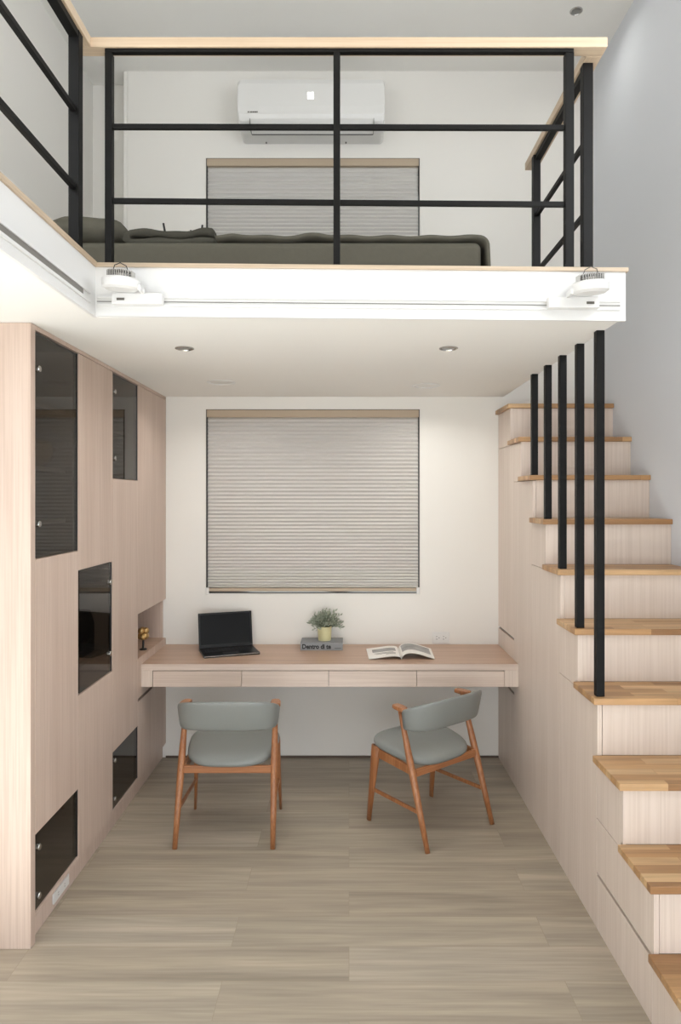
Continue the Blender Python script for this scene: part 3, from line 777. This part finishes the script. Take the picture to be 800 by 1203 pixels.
# ------------------------------------------------------------------ things on the desk
lt = thing('laptop', 'open black laptop turned slightly, on the left end of the desk', 'laptop', (-.752, 4.352, .7505), math.radians(20))
Wd, Dp = .345, .225
M_lap = plain('graphite_shell', srgb(16, 16, 17), .4, var=.05, spec=.3)
obj('base', bx(-Wd/2, Wd/2, -Dp/2, Dp/2, .0, .013), M_lap, lt, local=True, bevel=.003)
bm = new()
for r in range(5):
    for c in range(13):
        x = -.145+c*.0223; y = -.005+r*.020
        box(bm, x, x+.019, y, y+.0165, .0131, .0146)
kb = obj('keyboard', bm, plain('key_black', srgb(40, 40, 42), .5, var=.1), lt, local=True); kb['kind'] = 'stuff'; del kb['kind']
obj('touchpad', bx(-.05, .05, -.095, -.03, .0131, .0134), plain('touchpad_grey', srgb(44, 44, 46), .3, var=.02), lt, local=True)
obj('front_edge', bx(-Wd/2+.004, Wd/2-.004, -Dp/2-.0006, -Dp/2+.002, .007, .011), M_chrome, lt, local=True)
lid = obj('screen_lid', bx(-Wd/2, Wd/2, 0, .007, 0, .222), M_lap, lt, local=True, bevel=.003)
lid.location = (0, Dp/2-.010, .0135); lid.rotation_euler = (math.radians(-11), 0, 0)
obj('display', bx(-Wd/2+.012, Wd/2-.012, -.0006, .0004, .022, .211), plain('dark_display', srgb(6, 6, 7), .2, var=.01, spec=.2), lid, local=True)

bk = thing('book', 'thick grey hardback lying flat on the desk under the potted plant', 'book', (-.174, 4.492, .7505))
gm = plain('grey_book_cloth', srgb(140, 142, 144), .6, bump=.1, bscale=300, var=.06)
y0, y1 = 4.412, 4.572; x0, x1 = -.309, -.040; z0 = .7505
bm = new(); box(bm, x0, x1, y0, y1, z0, z0+.004); box(bm, x0, x1, y0, y1, z0+.045, z0+.049); box(bm, x0, x1, y0, y0+.005, z0+.004, z0+.045)
obj('cover', bm, gm, bk)
obj('pages', bx(x0+.004, x1-.004, y0+.006, y1-.003, z0+.0045, z0+.0445), plain('page_cream', srgb(222, 218, 208), .9, var=.06), bk)
def text_part(name, s, size, loc, rot, mat, parent, bold=0, sx=1):
    cu = bpy.data.curves.new(name, 'FONT'); cu.body = s; cu.size = size; cu.extrude = .0003; cu.offset = bold; cu.resolution_u = 3
    to = bpy.data.objects.new(name, cu); COL.objects.link(to)
    bpy.context.view_layer.update()
    me = bpy.data.meshes.new_from_object(to.evaluated_get(bpy.context.evaluated_depsgraph_get()))
    bpy.data.objects.remove(to)
    me.transform(Matrix.Translation(loc) @ rot @ Matrix.Diagonal((sx, 1, 1, 1)))
    me.transform(chain(parent).inverted()); me.materials.clear(); me.materials.append(mat)
    o = bpy.data.objects.new(name, me); COL.objects.link(o); o.parent = parent; return o
R90 = Matrix.Rotation(PI/2, 4, 'X')
text_part('title', 'Dentro di te', .040, (x0+.010, y0-.0003, z0+.011), R90, M_dark, bk, .0018, .90)
for k in range(1):
    obj('small_print', bx(x1-.052, x1-.010, y0-.0006, y0-.0001, z0+.013, z0+.0155), M_dark, bk)

pt = thing('potted_plant', 'small green leafy plant in a pale yellow pot on top of the grey book', 'potted plant', (-.158, 4.49, .8))
bm = new(); lathe(bm, [(0, 0), (.039, 0), (.041, .003), (.0465, .088), (.0475, .092), (.0435, .092), (.042, .078), (0, .078)], (-.158, 4.49, .8), 36)
obj('pot', bm, plain('pale_yellow_glaze', srgb(212, 206, 160), .4, var=.04), pt, smooth=False)
bm = new(); lathe(bm, [(0, 0), (.0415, 0), (.0415, .003), (0, .006)], (-.158, 4.49, .879), 24)
obj('soil', bm, plain('dark_soil', srgb(48, 38, 30), .95, bump=.5, var=.4), pt)
stems = new(); lf = new(); rnd = random.Random(3)
for s in range(90):
    a = rnd.uniform(0, 2*PI); el = rnd.uniform(.05, 1.35) if s % 4 else rnd.uniform(-.25, .3)
    L = rnd.uniform(.065, .098)*(1.12 if math.cos(a) > 0 else .95)
    d = Vector((math.cos(a)*math.cos(el), math.sin(a)*math.cos(el)*.72, math.sin(el)*.98))
    p0 = Vector((-.158+d.x*.02, 4.49+d.y*.02, .882)); p1 = p0+d*L+Vector((0, 0, .018))
    pm = p0.lerp(p1, .5)+Vector((0, 0, .012))
    tube(stems, [p0, pm, p1], [.0013, .001, .0007], 5)
    for k in range(9):
        q = .25+.75*k/8; c = (p0.lerp(pm, q*2) if q < .5 else pm.lerp(p1, q*2-1))
        v = (d*.6+Vector((rnd.uniform(-1, 1), rnd.uniform(-1, 1), rnd.uniform(-.4, 1)))).normalized()
        sd = v.cross(Vector((rnd.uniform(-1, 1), rnd.uniform(-1, 1), rnd.uniform(-1, 1)))).normalized()
        nn = v.cross(sd); l = rnd.uniform(.017, .026); ww = l*.26
        pts_ = [c, c+v*l*.4+sd*ww+nn*.0008, c+v*l, c+v*l*.4-sd*ww+nn*.0008, c+v*l*.45-nn*.0012]
        V = [lf.verts.new(p) for p in pts_]
        for tri in ((0, 1, 4), (1, 2, 4), (2, 3, 4), (3, 0, 4)): lf.faces.new([V[i] for i in tri])
obj('stems', stems, plain('stem_green', srgb(96, 104, 70), .7, var=.1), pt)
obj('foliage', lf, plain('sage_leaf', srgb(176, 184, 164), .6, bscale=60, var=.45), pt)

# open magazine
mg = thing('magazine', 'open magazine with grey pictures lying on the right part of the desk', 'magazine', (.312, 4.31, .7505))
paper = plain('magazine_paper', srgb(236, 232, 226), .6, var=.03)
def page(side, u):   # height over the desk at u in 0..1 from the spine
    if side < 0: return .003+.020*math.sin(PI*min(1, u**.5))*(1-.35*u)*(1 if u<1 else 0)
    return .004+.040*math.sin(PI*min(1, u**.62))*(1-.25*u) if u > 0 else .004
def sheet(side, u0, u1, v0, v1, off, th, n=30):
    bm = new(); T = []
    for i in range(n+1):
        u = u0+(u1-u0)*i/n; wdt = .20 if side < 0 else .205
        x = .315+side*u*wdt; z = .7505+page(side, u)+off
        sk = .0+.010*u*side
        T.append([bm.verts.new((x+sk*(v-.5), 4.165+v*.285-(.0), zz)) for v, zz in ((v0, z), (v1, z), (v1, z-th), (v0, z-th))])
    for A, Bv in zip(T, T[1:]):
        for k in range(4): bm.faces.new([A[k], A[(k+1)%4], Bv[(k+1)%4], Bv[k]])
    bm.faces.new(T[0]); bm.faces.new(T[-1]); return bm
for sd in (-1, 1):
    p = obj('page_spread', sheet(sd, 0, 1, 0, 1, 0, .0026), paper, mg, smooth=False)
pic = plain('grey_print', srgb(190, 188, 184), .5, bscale=16, var=.8)
obj('picture', sheet(1, .06, .92, .30, .90, .0004, .0003), pic, mg)
obj('picture', sheet(-1, .12, .84, .50, .80, .0004, .0003), pic, mg)
for k, (v, a, b) in enumerate(((.22, .15, .45), (.30, .15, .75), (.38, .2, .8))):
    obj('text_line', sheet(-1, a, b, v, v+.03, .0004, .0003), M_frame, mg)
